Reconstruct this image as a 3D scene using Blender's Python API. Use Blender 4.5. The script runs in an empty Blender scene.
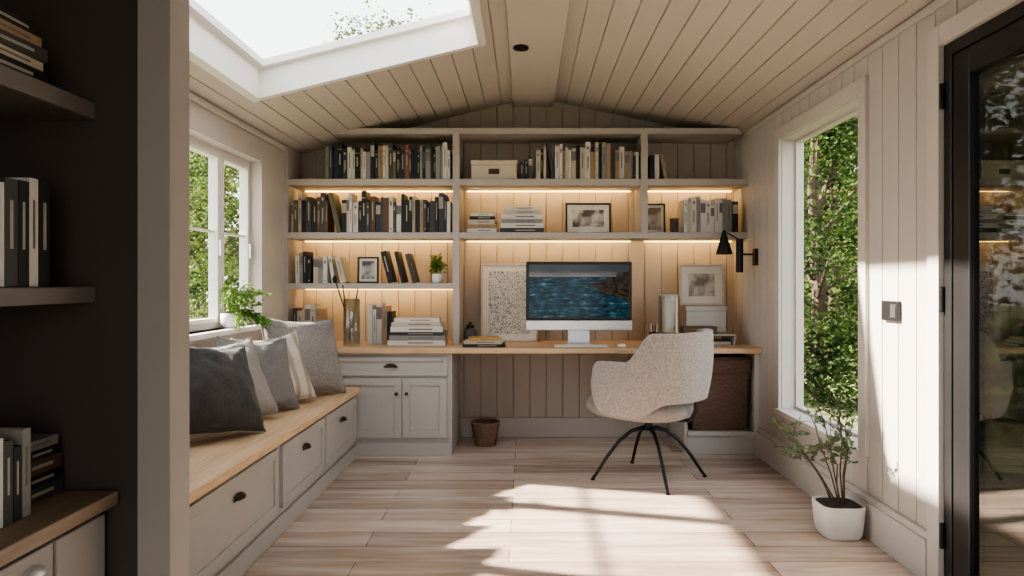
import bpy, bmesh, math, random
from mathutils import Vector, Matrix, noise
R = random.Random(11)
scn = bpy.context.scene
col = scn.collection
PI = math.pi

# ------------------------------------------------------------------ materials
def newmat(name):
    m = bpy.data.materials.new(name); m.use_nodes = True
    nt = m.node_tree; nt.nodes.clear()
    out = nt.nodes.new('ShaderNodeOutputMaterial')
    return m, nt, out
def mat(name, c, rough=.6, metal=0, var=.06, scale=6, bump=0, bscale=80, stretch=(1,1,1), emit=None, es=0, spec=.4, sheen=0):
    m, nt, out = newmat(name); N = nt.nodes; L = nt.links
    b = N.new('ShaderNodeBsdfPrincipled'); L.new(b.outputs[0], out.inputs[0])
    tc = N.new('ShaderNodeTexCoord'); mp = N.new('ShaderNodeMapping'); mp.inputs['Scale'].default_value = stretch
    L.new(tc.outputs['Object'], mp.inputs[0])
    n = N.new('ShaderNodeTexNoise'); n.inputs['Scale'].default_value = scale; n.inputs['Detail'].default_value = 5
    L.new(mp.outputs[0], n.inputs['Vector'])
    mx = N.new('ShaderNodeMix'); mx.data_type = 'RGBA'
    mx.inputs[6].default_value = tuple(max(0, v*(1-var*2)) for v in c)+(1,)
    mx.inputs[7].default_value = tuple(min(1, v*(1+var*2)) for v in c)+(1,)
    L.new(n.outputs[0], mx.inputs[0]); L.new(mx.outputs[2], b.inputs['Base Color'])
    b.inputs['Roughness'].default_value = rough; b.inputs['Metallic'].default_value = metal
    b.inputs['Specular IOR Level'].default_value = spec
    if sheen: b.inputs['Sheen Weight'].default_value = sheen
    if bump:
        n2 = N.new('ShaderNodeTexNoise'); n2.inputs['Scale'].default_value = bscale; L.new(mp.outputs[0], n2.inputs['Vector'])
        bp = N.new('ShaderNodeBump'); bp.inputs['Strength'].default_value = bump; bp.inputs['Distance'].default_value = .004
        L.new(n2.outputs[0], bp.inputs['Height']); L.new(bp.outputs[0], b.inputs['Normal'])
    if emit:
        b.inputs['Emission Color'].default_value = tuple(emit)+(1,); b.inputs['Emission Strength'].default_value = es
    return m
def glassmat(name, tint=(1,1,1), gl=.06, rough=.0, fr=.5):
    m, nt, out = newmat(name); N = nt.nodes; L = nt.links
    t = N.new('ShaderNodeBsdfTransparent'); t.inputs[0].default_value = tuple(tint)+(1,)
    g = N.new('ShaderNodeBsdfGlossy'); g.inputs['Roughness'].default_value = rough
    lw = N.new('ShaderNodeLayerWeight'); lw.inputs[0].default_value = .25
    ma = N.new('ShaderNodeMath'); ma.operation = 'MULTIPLY_ADD'; ma.inputs[1].default_value = fr; ma.inputs[2].default_value = gl
    L.new(lw.outputs['Fresnel'], ma.inputs[0])
    mx = N.new('ShaderNodeMixShader'); L.new(ma.outputs[0], mx.inputs[0]); L.new(t.outputs[0], mx.inputs[1]); L.new(g.outputs[0], mx.inputs[2])
    L.new(mx.outputs[0], out.inputs[0]); return m
def leafmat(name, c1, c2, tr=.35):
    m, nt, out = newmat(name); N = nt.nodes; L = nt.links
    tc = N.new('ShaderNodeTexCoord'); n = N.new('ShaderNodeTexNoise'); n.inputs['Scale'].default_value = 2; n.inputs['Detail'].default_value = 4
    L.new(tc.outputs['Object'], n.inputs['Vector'])
    cr = N.new('ShaderNodeValToRGB'); cr.color_ramp.elements[0].color = tuple(c1)+(1,); cr.color_ramp.elements[1].color = tuple(c2)+(1,)
    cr.color_ramp.elements[0].position = .38; cr.color_ramp.elements[1].position = .62
    L.new(n.outputs[0], cr.inputs[0])
    b = N.new('ShaderNodeBsdfPrincipled'); b.inputs['Roughness'].default_value = .7; b.inputs['Specular IOR Level'].default_value = .2
    t = N.new('ShaderNodeBsdfTranslucent'); L.new(cr.outputs[0], b.inputs['Base Color']); L.new(cr.outputs[0], t.inputs[0])
    mx = N.new('ShaderNodeMixShader'); mx.inputs[0].default_value = tr
    L.new(b.outputs[0], mx.inputs[1]); L.new(t.outputs[0], mx.inputs[2]); L.new(mx.outputs[0], out.inputs[0]); return m
def floormat():
    m, nt, out = newmat('washed_oak_planks'); N = nt.nodes; L = nt.links
    b = N.new('ShaderNodeBsdfPrincipled'); L.new(b.outputs[0], out.inputs[0])
    tc = N.new('ShaderNodeTexCoord')
    br = N.new('ShaderNodeTexBrick'); br.offset = .37; br.inputs['Scale'].default_value = 1
    br.inputs['Brick Width'].default_value = 1.8; br.inputs['Row Height'].default_value = .18
    br.inputs['Mortar Size'].default_value = .0022; br.inputs['Mortar Smooth'].default_value = .2
    br.inputs['Color1'].default_value = (.64,.525,.445,1); br.inputs['Color2'].default_value = (.37,.28,.225,1); br.inputs['Mortar'].default_value = (.10,.07,.055,1)
    L.new(tc.outputs['Object'], br.inputs['Vector'])
    mp = N.new('ShaderNodeMapping'); mp.inputs['Scale'].default_value = (.9, 9, 1); L.new(tc.outputs['Object'], mp.inputs[0])
    n = N.new('ShaderNodeTexNoise'); n.inputs['Scale'].default_value = 3; n.inputs['Detail'].default_value = 9; n.inputs['Roughness'].default_value = .62; n.inputs['Distortion'].default_value = .7
    L.new(mp.outputs[0], n.inputs['Vector'])
    cr = N.new('ShaderNodeValToRGB'); cr.color_ramp.elements[0].position = .3; cr.color_ramp.elements[0].color = (.66,.59,.55,1)
    cr.color_ramp.elements[1].position = .66; cr.color_ramp.elements[1].color = (1.0,.99,.98,1); L.new(n.outputs[0], cr.inputs[0])
    mx = N.new('ShaderNodeMix'); mx.data_type = 'RGBA'; mx.blend_type = 'MULTIPLY'; mx.inputs[0].default_value = .9
    L.new(br.outputs[0], mx.inputs[6]); L.new(cr.outputs[0], mx.inputs[7])
    n3 = N.new('ShaderNodeTexNoise'); n3.inputs['Scale'].default_value = 1.3; L.new(mp.outputs[0], n3.inputs['Vector'])
    mx2 = N.new('ShaderNodeMix'); mx2.data_type = 'RGBA'; mx2.inputs[7].default_value = (.68,.61,.56,1)
    mr = N.new('ShaderNodeMapRange'); mr.inputs[1].default_value = .46; mr.inputs[2].default_value = .72; mr.inputs[4].default_value = .5
    L.new(n3.outputs[0], mr.inputs[0]); L.new(mr.outputs[0], mx2.inputs[0]); L.new(mx.outputs[2], mx2.inputs[6])
    L.new(mx2.outputs[2], b.inputs['Base Color']); b.inputs['Roughness'].default_value = .24
    bp = N.new('ShaderNodeBump'); bp.inputs['Strength'].default_value = .35; bp.inputs['Distance'].default_value = .003
    L.new(br.outputs['Fac'], bp.inputs['Height']); bp.invert = True; L.new(bp.outputs[0], b.inputs['Normal'])
    return m
def woodmat(name, c1, c2, stretch, rough=.45):
    m, nt, out = newmat(name); N = nt.nodes; L = nt.links
    b = N.new('ShaderNodeBsdfPrincipled'); L.new(b.outputs[0], out.inputs[0]); b.inputs['Roughness'].default_value = rough
    tc = N.new('ShaderNodeTexCoord'); mp = N.new('ShaderNodeMapping'); mp.inputs['Scale'].default_value = stretch; L.new(tc.outputs['Object'], mp.inputs[0])
    n = N.new('ShaderNodeTexNoise'); n.inputs['Scale'].default_value = 4; n.inputs['Detail'].default_value = 7; n.inputs['Distortion'].default_value = .6
    L.new(mp.outputs[0], n.inputs['Vector'])
    cr = N.new('ShaderNodeValToRGB'); cr.color_ramp.elements[0].position = .32; cr.color_ramp.elements[1].position = .68
    cr.color_ramp.elements[0].color = tuple(c2)+(1,); cr.color_ramp.elements[1].color = tuple(c1)+(1,)
    L.new(n.outputs[0], cr.inputs[0]); L.new(cr.outputs[0], b.inputs['Base Color']); return m
def linesmat(name, bg, fg, scale=4, freq=26, th=.55):
    m, nt, out = newmat(name); N = nt.nodes; L = nt.links
    b = N.new('ShaderNodeBsdfPrincipled'); L.new(b.outputs[0], out.inputs[0]); b.inputs['Roughness'].default_value = .5
    tc = N.new('ShaderNodeTexCoord'); n = N.new('ShaderNodeTexNoise'); n.inputs['Scale'].default_value = scale; n.inputs['Detail'].default_value = 6
    L.new(tc.outputs['Object'], n.inputs['Vector'])
    m1 = N.new('ShaderNodeMath'); m1.operation = 'MULTIPLY'; m1.inputs[1].default_value = freq*4
    m2 = N.new('ShaderNodeMath'); m2.operation = 'SINE'; m3 = N.new('ShaderNodeMath'); m3.operation = 'GREATER_THAN'; m3.inputs[1].default_value = th
    L.new(n.outputs[0], m1.inputs[0]); L.new(m1.outputs[0], m2.inputs[0]); L.new(m2.outputs[0], m3.inputs[0])
    mx = N.new('ShaderNodeMix'); mx.data_type = 'RGBA'; mx.inputs[6].default_value = tuple(bg)+(1,); mx.inputs[7].default_value = tuple(fg)+(1,)
    L.new(m3.outputs[0], mx.inputs[0]); L.new(mx.outputs[2], b.inputs['Base Color']); return m
def photomat(name, c1, c2, scale=6):
    m, nt, out = newmat(name); N = nt.nodes; L = nt.links
    b = N.new('ShaderNodeBsdfPrincipled'); L.new(b.outputs[0], out.inputs[0]); b.inputs['Roughness'].default_value = .35
    tc = N.new('ShaderNodeTexCoord'); n = N.new('ShaderNodeTexNoise'); n.inputs['Scale'].default_value = scale; n.inputs['Detail'].default_value = 8
    L.new(tc.outputs['Object'], n.inputs['Vector'])
    cr = N.new('ShaderNodeValToRGB'); cr.color_ramp.elements[0].position = .42; cr.color_ramp.elements[1].position = .58
    cr.color_ramp.elements[0].color = tuple(c1)+(1,); cr.color_ramp.elements[1].color = tuple(c2)+(1,)
    L.new(n.outputs[0], cr.inputs[0]); L.new(cr.outputs[0], b.inputs['Base Color']); return m
def screenmat():
    m, nt, out = newmat('seascape_display'); N = nt.nodes; L = nt.links
    tc = N.new('ShaderNodeTexCoord'); sp = N.new('ShaderNodeSeparateXYZ'); L.new(tc.outputs['Generated'], sp.inputs[0])
    def math_(op, a, b=None, c=None):
        n = N.new('ShaderNodeMath'); n.operation = op
        for i, v in enumerate((a, b, c)):
            if v is None: continue
            if isinstance(v, (int, float)): n.inputs[i].default_value = v
            else: L.new(v, n.inputs[i])
        return n.outputs[0]
    def noise_(sc, st):
        mp = N.new('ShaderNodeMapping'); mp.inputs['Scale'].default_value = st; L.new(tc.outputs['Generated'], mp.inputs[0])
        n = N.new('ShaderNodeTexNoise'); n.inputs['Scale'].default_value = sc; n.inputs['Detail'].default_value = 9; n.inputs['Roughness'].default_value = .65; L.new(mp.outputs[0], n.inputs['Vector']); return n.outputs[0]
    def ramp(f, pts):
        r = N.new('ShaderNodeValToRGB'); e = r.color_ramp.elements
        e[0].position, e[0].color = pts[0][0], tuple(pts[0][1])+(1,); e[1].position, e[1].color = pts[-1][0], tuple(pts[-1][1])+(1,)
        for p, c in pts[1:-1]:
            k = e.new(p); k.color = tuple(c)+(1,)
        L.new(f, r.inputs[0]); return r.outputs[0]
    def mix(f, a, b):
        n = N.new('ShaderNodeMix'); n.data_type = 'RGBA'
        L.new(f, n.inputs[0]); L.new(a, n.inputs[6]); L.new(b, n.inputs[7]); return n.outputs[2]
    X, Z = sp.outputs[0], sp.outputs[2]
    sea = ramp(noise_(5, (2, 1, 4)), [(.36, (.005,.010,.014)), (.5, (.010,.028,.040)), (.6, (.020,.062,.080)), (.74, (.17,.24,.26))])
    sky = ramp(math_('ADD', Z, math_('MULTIPLY', noise_(3, (1,1,3)), .25)), [(.90, (.13,.115,.10)), (1.0, (.04,.045,.05))])
    rock = ramp(noise_(9, (2,1,2)), [(.35, (.004,.004,.005)), (.75, (.07,.05,.035))])
    s = mix(math_('GREATER_THAN', Z, .77), sea, sky)
    shape = math_('ADD', X, math_('MULTIPLY', noise_(3, (1,1,2)), .5))
    k1 = math_('GREATER_THAN', math_('SUBTRACT', shape, math_('MULTIPLY', math_('ABSOLUTE', math_('SUBTRACT', Z, .60)), 1.5)), .82)
    s2 = mix(k1, s, rock)
    em = N.new('ShaderNodeEmission'); L.new(s2, em.inputs[0]); em.inputs[1].default_value = 1.2
    gl = N.new('ShaderNodeBsdfGlossy'); gl.inputs['Roughness'].default_value = .12
    mx = N.new('ShaderNodeMixShader'); mx.inputs[0].default_value = .01; L.new(em.outputs[0], mx.inputs[1]); L.new(gl.outputs[0], mx.inputs[2])
    L.new(mx.outputs[0], out.inputs[0]); return m

M = dict(
 wall=mat('taupe_wall_paint', (.40,.345,.295), .65, var=.02),
 wallr=mat('pale_panel_paint', (.51,.475,.44), .55, var=.015),
 ceil=mat('ceiling_board_paint', (.50,.452,.41), .6, var=.04, scale=3, stretch=(1,.2,1)),
 trim=mat('trim_paint', (.55,.515,.48), .5, var=.02),
 white=mat('white_frame_paint', (.74,.72,.70), .45, var=.02),
 joinery=mat('greige_joinery_paint', (.40,.365,.335), .5, var=.03),
 cab=mat('pale_grey_cabinet_paint', (.42,.405,.39), .45, var=.03),
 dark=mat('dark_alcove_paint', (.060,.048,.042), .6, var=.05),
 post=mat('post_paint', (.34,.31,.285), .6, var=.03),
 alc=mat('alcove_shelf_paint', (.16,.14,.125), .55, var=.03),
 oak=woodmat('oak_worktop', (.62,.44,.28), (.46,.31,.18), (1,10,10)),
 oaky=woodmat('oak_bench_top', (.72,.52,.33), (.54,.36,.21), (10,.9,10)),
 oakd=woodmat('dark_oak_counter', (.28,.21,.15), (.19,.135,.09), (10,.9,10)),
 floor=floormat(),
 black=mat('black_metal', (.012,.012,.013), .4, .3, var=.1),
 bframe=mat('black_door_paint', (.016,.015,.016), .35, var=.1),
 bronze=mat('dark_bronze', (.05,.035,.025), .35, .8),
 silver=mat('silver_metal', (.62,.62,.63), .35, .6, var=.02),
 scr=screenmat(),
 glass=glassmat('window_glass', (.98,.99,.985), .0, 0, .02),
 dglass=glassmat('door_glass', (.38,.39,.38), .20, 0, .6),
 vglass=glassmat('vase_glass', (.86,.89,.89), .10),
 led=mat('warm_led', (1,.8,.5), .5, emit=(1,.60,.19), es=12),
 boucle=mat('light_boucle', (.30,.275,.255), .95, var=.28, scale=75, bump=.8, bscale=150, sheen=.2),
 seatf=mat('seat_fabric', (.25,.23,.215), .95, var=.26, scale=75, bump=.8, bscale=150, sheen=.15),
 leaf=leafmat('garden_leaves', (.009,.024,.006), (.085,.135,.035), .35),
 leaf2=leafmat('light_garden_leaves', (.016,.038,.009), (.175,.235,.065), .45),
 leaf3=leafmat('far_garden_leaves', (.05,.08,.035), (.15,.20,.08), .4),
 hleaf=leafmat('house_plant_leaves', (.09,.18,.04), (.30,.42,.12), .4),
 oleaf=leafmat('grey_green_leaves', (.07,.11,.055), (.22,.27,.16), .25),
 bark=mat('bark', (.09,.062,.045), .9, var=.25, scale=20, bump=.6),
 grass=mat('lawn', (.14,.15,.07), .9, var=.3, scale=4),
 ceramic=mat('white_ceramic', (.72,.70,.67), .35, var=.02),
 soil=mat('soil', (.03,.02,.015), .95, var=.3, scale=40, bump=1),
 wicker=mat('dark_wicker', (.115,.066,.045), .6, var=.35, scale=50, bump=.6, stretch=(.4,.4,3)),
 wicker2=mat('brown_wicker', (.19,.115,.078), .65, var=.35, scale=60, bump=.6),
 paper=mat('paper', (.66,.63,.56), .8, var=.04),
 cream=mat('cream_card', (.54,.47,.37), .7, var=.04),
 art1=linesmat('line_drawing', (.56,.54,.50), (.20,.20,.21), 14, 16, .6),
 art2=photomat('monochrome_print', (.08,.07,.065), (.54,.51,.46), 9),
 art3=photomat('sepia_print', (.15,.12,.095), (.50,.44,.37), 8),
 frameb=mat('black_frame', (.02,.018,.017), .4),
 framew=woodmat('pale_frame', (.54,.48,.41), (.45,.38,.31), (6,6,6)),
 acryl=mat('frosted_plastic', (.44,.425,.40), .25, var=.02),
)
def fabric(name, c, var=.1, bscale=170): return mat(name, c, .95, var=var, scale=80, bump=.8, bscale=bscale, sheen=.12)
def stripemat():
    m, nt, out = newmat('striped_fabric'); N = nt.nodes; L = nt.links
    b = N.new('ShaderNodeBsdfPrincipled'); L.new(b.outputs[0], out.inputs[0]); b.inputs['Roughness'].default_value = .95
    tc = N.new('ShaderNodeTexCoord'); w = N.new('ShaderNodeTexWave'); w.bands_direction = 'X'; w.inputs['Scale'].default_value = 3.5; w.inputs['Distortion'].default_value = .3
    L.new(tc.outputs['Object'], w.inputs['Vector'])
    cr = N.new('ShaderNodeValToRGB'); cr.color_ramp.elements[0].position = .2; cr.color_ramp.elements[1].position = .35
    cr.color_ramp.elements[0].color = (.33,.28,.235,1); cr.color_ramp.elements[1].color = (.50,.455,.405,1)
    L.new(w.outputs[0], cr.inputs[0]); L.new(cr.outputs[0], b.inputs['Base Color']); return m

# ------------------------------------------------------------------ mesh builder
def mw(o):
    m = o.matrix_basis.copy()
    p = o.parent
    while p: m = p.matrix_basis @ m; p = p.parent
    return m
class MB:
    def __init__(s): s.bm = bmesh.new(); s.M = Matrix.Identity(4)
    def add(s, verts, faces, mi=0):
        vs = [s.bm.verts.new(s.M @ Vector(v)) for v in verts]
        for f in faces:
            try:
                fc = s.bm.faces.new([vs[i] for i in f]); fc.material_index = mi
            except ValueError: pass
        return vs
    def box(s, x0, x1, y0, y1, z0, z1, bev=0, mi=0):
        v = [(x,y,z) for x in (x0,x1) for y in (y0,y1) for z in (z0,z1)]
        vs = s.add(v, [(0,1,3,2),(4,6,7,5),(0,4,5,1),(2,3,7,6),(0,2,6,4),(1,5,7,3)], mi)
        if bev:
            es = set(e for q in vs for e in q.link_edges)
            bmesh.ops.bevel(s.bm, geom=list(es), offset=bev, segments=2, affect='EDGES', profile=.5)
        return s
    def tube(s, pts, r, seg=8, mi=0, cap=True):
        pts = [Vector(p) for p in pts]; n = len(pts)
        if not isinstance(r, (list, tuple)): r = [r]*n
        rings = []
        for i, p in enumerate(pts):
            d = (pts[min(i+1,n-1)]-pts[max(i-1,0)]).normalized()
            a = Vector((0,0,1)) if abs(d.z) < .9 else Vector((1,0,0))
            u = d.cross(a).normalized(); w = d.cross(u)
            rings.append([p+(u*math.cos(2*PI*k/seg)+w*math.sin(2*PI*k/seg))*r[i] for k in range(seg)])
        vs = [v for rg in rings for v in rg]
        fs = [(i*seg+k, i*seg+(k+1)%seg, (i+1)*seg+(k+1)%seg, (i+1)*seg+k) for i in range(n-1) for k in range(seg)]
        if cap: fs += [tuple(range(seg)), tuple((n-1)*seg+k for k in range(seg))]
        s.add(vs, fs, mi); return s
    def lathe(s, prof, c=(0,0,0), seg=24, mi=0, sq=None):
        vs = []
        for r, z in prof:
            for k in range(seg):
                a = 2*PI*k/seg; ca, sa = math.cos(a), math.sin(a)
                if sq: ca = math.copysign(abs(ca)**sq, ca); sa = math.copysign(abs(sa)**sq, sa)
                vs.append((c[0]+r*ca, c[1]+r*sa, c[2]+z))
        n = len(prof)
        fs = [(i*seg+k, i*seg+(k+1)%seg, (i+1)*seg+(k+1)%seg, (i+1)*seg+k) for i in range(n-1) for k in range(seg)]
        if prof[0][0] > 1e-5: fs.append(tuple(range(seg)))
        if prof[-1][0] > 1e-5: fs.append(tuple((n-1)*seg+k for k in range(seg)))
        s.add(vs, fs, mi); return s
    def shaker(s, x0, x1, z0, z1, yf, t=.02, rail=.05):
        s.box(x0, x0+rail, yf, yf+t, z0, z1, .002); s.box(x1-rail, x1, yf, yf+t, z0, z1, .002)
        s.box(x0+rail, x1-rail, yf, yf+t, z1-rail, z1, .002); s.box(x0+rail, x1-rail, yf, yf+t, z0, z0+rail, .002)
        s.box(x0+rail-.002, x1-rail+.002, yf+.010, yf+t-.001, z0+rail-.002, z1-rail+.002); return s
    def build(s, name, m, parent=None, local=False, smooth=False, mods=None, doubles=False):
        bm = s.bm
        if doubles: bmesh.ops.remove_doubles(bm, verts=bm.verts, dist=1e-5)
        bmesh.ops.recalc_face_normals(bm, faces=bm.faces)
        loc = None
        if parent is not None:
            if not local: bmesh.ops.transform(bm, matrix=mw(parent).inverted(), verts=bm.verts)
        elif not local:
            xs = [v.co for v in bm.verts]
            loc = Vector(((min(v.x for v in xs)+max(v.x for v in xs))/2, (min(v.y for v in xs)+max(v.y for v in xs))/2, min(v.z for v in xs)))
            bmesh.ops.translate(bm, vec=-loc, verts=bm.verts)
        me = bpy.data.meshes.new(name); bm.to_mesh(me); bm.free()
        for q in (m if isinstance(m, (list, tuple)) else [m]): me.materials.append(q)
        if smooth:
            for p in me.polygons: p.use_smooth = True
        o = bpy.data.objects.new(name, me); col.objects.link(o)
        if parent is not None: o.parent = parent
        elif loc is not None: o.location = loc
        for md in (mods or []):
            k = o.modifiers.new(md[0].lower(), md[0])
            for a, b in md[1].items(): setattr(k, a, b)
        return o
def tag(o, label, cat, group=None, kind=None):
    o['label'] = label; o['category'] = cat
    if group: o['group'] = group
    if kind: o['kind'] = kind
    return o
def thing(name, label, cat, loc=(0,0,0), rz=0, group=None, rot=None):
    o = bpy.data.objects.new(name, None); col.objects.link(o); o.empty_display_size = .05
    o.location = loc; o.rotation_euler = rot if rot else (0,0,rz)
    return tag(o, label, cat, group)
def struct(o, label=None, cat=None):
    o['kind'] = 'structure'
    if label: o['label'] = label
    if cat: o['category'] = cat
    return o

# ------------------------------------------------------------------ room constants
XL, XR, YB, YN = -1.8, 1.65, 5.55, -1.3
SL = .2470
def zc(x): return 2.69-SL*(.06-x) if x < .06 else 2.69-.214*(x-.06)
def grooved(mb, P, u0, u1, vlo, vhi, sp, phase=0., g=.010, d=.010):
    k = math.ceil((u0+g-phase)/sp); pts = [(u0,0)]
    while phase+k*sp < u1-g:
        c = phase+k*sp; pts += [(c-g/2,0),(c-g/4,d),(c+g/4,d),(c+g/2,0)]; k += 1
    pts.append((u1,0))
    for (a,da),(b,db) in zip(pts, pts[1:]):
        mb.add([P(a,vlo(a),da), P(b,vlo(b),db), P(b,vhi(b),db), P(a,vhi(a),da)], [(0,1,2,3)])
# floor
o = MB().box(-1.95, 1.8, YN-.1, 5.7, -.1, 0).build('floor', M['floor']); struct(o, 'pale washed wooden plank floor', 'floor')
# back wall
mb = MB(); grooved(mb, lambda u,v,d: (u, YB+d, v), XL, XR, lambda u: 0, lambda u: zc(u)+.005, .13, .03)
mb.add([(x,y,z) for y in (YB+.014, YB+.12) for x,z in ((XL-.15,0),(XR+.15,0),(XR+.15,zc(XR)+.1),(.06,2.8),(XL-.15,zc(XL)+.1))],
       [(0,1,2,3,4),(5,6,7,8,9),(0,1,6,5),(1,2,7,6),(2,3,8,7),(3,4,9,8),(4,0,5,9)])
struct(mb.build('wall_back', M['wall']), 'back wall of vertical painted boards behind the bookcase', 'wall')
# right wall with window and door openings
WY0, WY1, WZ0, WZ1 = 3.44, 4.52, .40, 2.14
DY0, DY1, DZ1 = 1.70, 2.76, 2.15
HR = zc(XR)
mb = MB()
for y0,y1,z0,z1 in ((YN,DY0,0,HR),(DY0,DY1,DZ1,HR),(DY1,WY0,0,HR),(WY0,WY1,0,WZ0),(WY0,WY1,WZ1,HR),(WY1,YB,0,HR)):
    grooved(mb, lambda u,v,d: (XR+d, u, v), y0, y1, lambda u: z0, lambda u: z1+.002, .14, .02, g=.007, d=.006)
    mb.box(XR+.014, XR+.14, y0, y1, z0, z1+(.1 if z1 == HR else 0))
struct(mb.build('wall_right', M['wallr']), 'right wall of pale vertical boards with the tall window and door', 'wall')
# left wall with window opening
LY0, LY1, LZ0, LZ1 = 2.52, 4.77, .94, 2.04
mb = MB()
for y0,y1,z0,z1 in ((1.62,LY0,0,zc(XL)),(LY0,LY1,0,LZ0),(LY0,LY1,LZ1,zc(XL)),(LY1,YB,0,zc(XL))):
    mb.box(XL-.15, XL, y0, y1, z0, z1+(.02 if z1 > 2.1 else 0))
struct(mb.build('wall_left', M['wallr']), 'plain left wall above the window bench', 'wall')
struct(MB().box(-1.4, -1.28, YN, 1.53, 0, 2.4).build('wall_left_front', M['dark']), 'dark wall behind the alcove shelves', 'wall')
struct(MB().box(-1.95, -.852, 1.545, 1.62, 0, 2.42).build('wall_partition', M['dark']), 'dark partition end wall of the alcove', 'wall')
struct(MB().box(-.85, -.778, 1.53, 1.62, 0, 2.46, .002).build('trim_1', M['post']), 'painted post at the end of the partition', 'trim')
# rear wall (behind the viewer) with an unseen opening added to let in front fill light
mb = MB(); y0, y1 = YN-.12, YN
mb.box(XL-.15, -.35, y0, y1, 0, 2.8); mb.box(1.25, XR+.15, y0, y1, 0, 2.8); mb.box(-.35, 1.25, y0, y1, 2.10, 2.8)
struct(mb.build('wall_rear', M['wall']), 'rear wall with an opening added for fill light', 'wall')
w = bpy.data.objects.new('fill_opening', None); col.objects.link(w); w.location = (.45, YN-.06, 0); struct(w, 'unseen framed opening added behind the viewer for fill light', 'window')
mb = MB()
for x in (-.35, .42, 1.19): mb.box(x, x+.06, YN-.09, YN-.03, 0, 2.10)
for a,b in ((-.29,.42),(.48,1.19)): mb.box(a, b, YN-.09, YN-.03, 2.03, 2.10).box(a, b, YN-.09, YN-.03, 0, .1)
mb.build('window_frame', M['bframe'], w)  # frame of the added fill opening, never in view
# ceiling
SX0, SX1, SY0, SY1 = -1.555, -.265, 2.55, 4.05
def sbox(mb, x0,x1,y0,y1,w0,w1):
    v = [(x,y,zc(x)+w) for x in (x0,x1) for y in (y0,y1) for w in (w0,w1)]
    mb.add(v, [(0,1,3,2),(4,6,7,5),(0,4,5,1),(2,3,7,6),(0,2,6,4),(1,5,7,3)])
mb = MB()
for x0,x1,y0,y1 in ((XL-.02,SX0,YN,YB),(SX0,SX1,YN,SY0),(SX0,SX1,SY1,YB),(SX1,.06,YN,YB),(.06,XR+.02,YN,YB)):
    grooved(mb, lambda u,v,d: (u, v, zc(u)+d), x0, x1, lambda u: y0, lambda u: y1, .125, .06, g=.009, d=.011)
    sbox(mb, x0-(.15 if x0 < -1.7 else 0), x1+(.15 if x1 > 1 else 0), y0, y1, .016, .10)
struct(mb.build('ceiling', M['ceil']), 'sloping ceiling of painted tongue and groove boards', 'ceiling')
struct(MB().box(-.10, .215, YN, YB-.001, 2.612, 2.652, .003).build('trim_2', M['ceil']), 'flat ridge board along the ceiling', 'trim')
# skylight
sk = bpy.data.objects.new('window_3', None); col.objects.link(sk); sk.location = (-.9, 3.3, 2.5); struct(sk, 'white framed roof skylight in the left ceiling slope', 'skylight')
mb = MB(); c = .035
sbox(mb, SX0-c, SX1+c, SY1, SY1+c, -.014, 0); sbox(mb, SX0-c, SX1+c, SY0-c, SY0, -.014, 0)
sbox(mb, SX0-c, SX0, SY0, SY1, -.014, 0); sbox(mb, SX1, SX1+c, SY0, SY1, -.014, 0)
mb.build('casing', M['white'], sk)
mb = MB()
sbox(mb, SX0, SX0+.012, SY0, SY1, -.014, .20); sbox(mb, SX1-.012, SX1, SY0, SY1, -.014, .20)
sbox(mb, SX0, SX1, SY0, SY0+.012, -.014, .20); sbox(mb, SX0, SX1, SY1-.012, SY1, -.014, .20)
mb.build('lining', M['white'], sk)
mb = MB()
sbox(mb, SX0+.012, SX0+.055, SY0+.012, SY1-.012, .15, .19); sbox(mb, SX1-.055, SX1-.012, SY0+.012, SY1-.012, .15, .19)
sbox(mb, SX0+.055, SX1-.055, SY0+.012, SY0+.055, .15, .19); sbox(mb, SX0+.055, SX1-.055, SY1-.055, SY1-.012, .15, .19)
mb.build('sash', M['white'], sk)
mb = MB(); sbox(mb, SX0+.05, SX1-.05, SY0+.05, SY1-.05, .168, .174); mb.build('pane', M['glass'], sk)
# left window: three casements
w = bpy.data.objects.new('window_1', None); col.objects.link(w); w.location = (-1.92, 3.65, LZ0); struct(w, 'white casement window above the bench', 'window')
mb = MB(); xa, xb = -1.945, -1.885
mb.box(xa, xb, LY0, LY1, LZ0, LZ0+.035); mb.box(xa, xb, LY0, LY1, LZ1-.035, LZ1)
edges = (LY0, 3.42, 4.31, LY1)
for y in edges:
    y0 = max(LY0, y-.018); y1 = min(LY1, y+.018)
    mb.box(xa, xb, y0, y1, LZ0+.035, LZ1-.035)
mb.build('window_frame', M['white'], w)
for ya, yb in zip(edges, edges[1:]):
    y0 = ya+.020; y1 = yb-.020
    mb = MB(); z0, z1 = LZ0+.037, LZ1-.037; t = .026
    mb.box(xa+.01, xb+.008, y0, y0+t, z0, z1, .002); mb.box(xa+.01, xb+.008, y1-t, y1, z0, z1, .002)
    mb.box(xa+.01, xb+.008, y0+t, y1-t, z0, z0+t, .002); mb.box(xa+.01, xb+.008, y0+t, y1-t, z1-t, z1, .002)
    s_ = mb.build('sash', M['white'], w)
    MB().box(-1.92, -1.914, y0+t-.003, y1-t+.003, z0+t-.003, z1-t+.003).build('pane', M['glass'], s_)
    MB().box(-1.930, -1.900, y0+t, y1-t, 1.522, 1.536).build('glazing_bar', M['white'], s_)
    MB().box(xb+.008, xb+.028, y1-.022, y1-.008, 1.38, 1.48, .004).build('window_handle', M['silver'], s_)
struct(MB().box(-1.89, -1.745, LY0-.05, LY1+.05, LZ0-.03, LZ0, .004).build('trim_3', M['white']), 'white window sill above the bench', 'sill')
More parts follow.
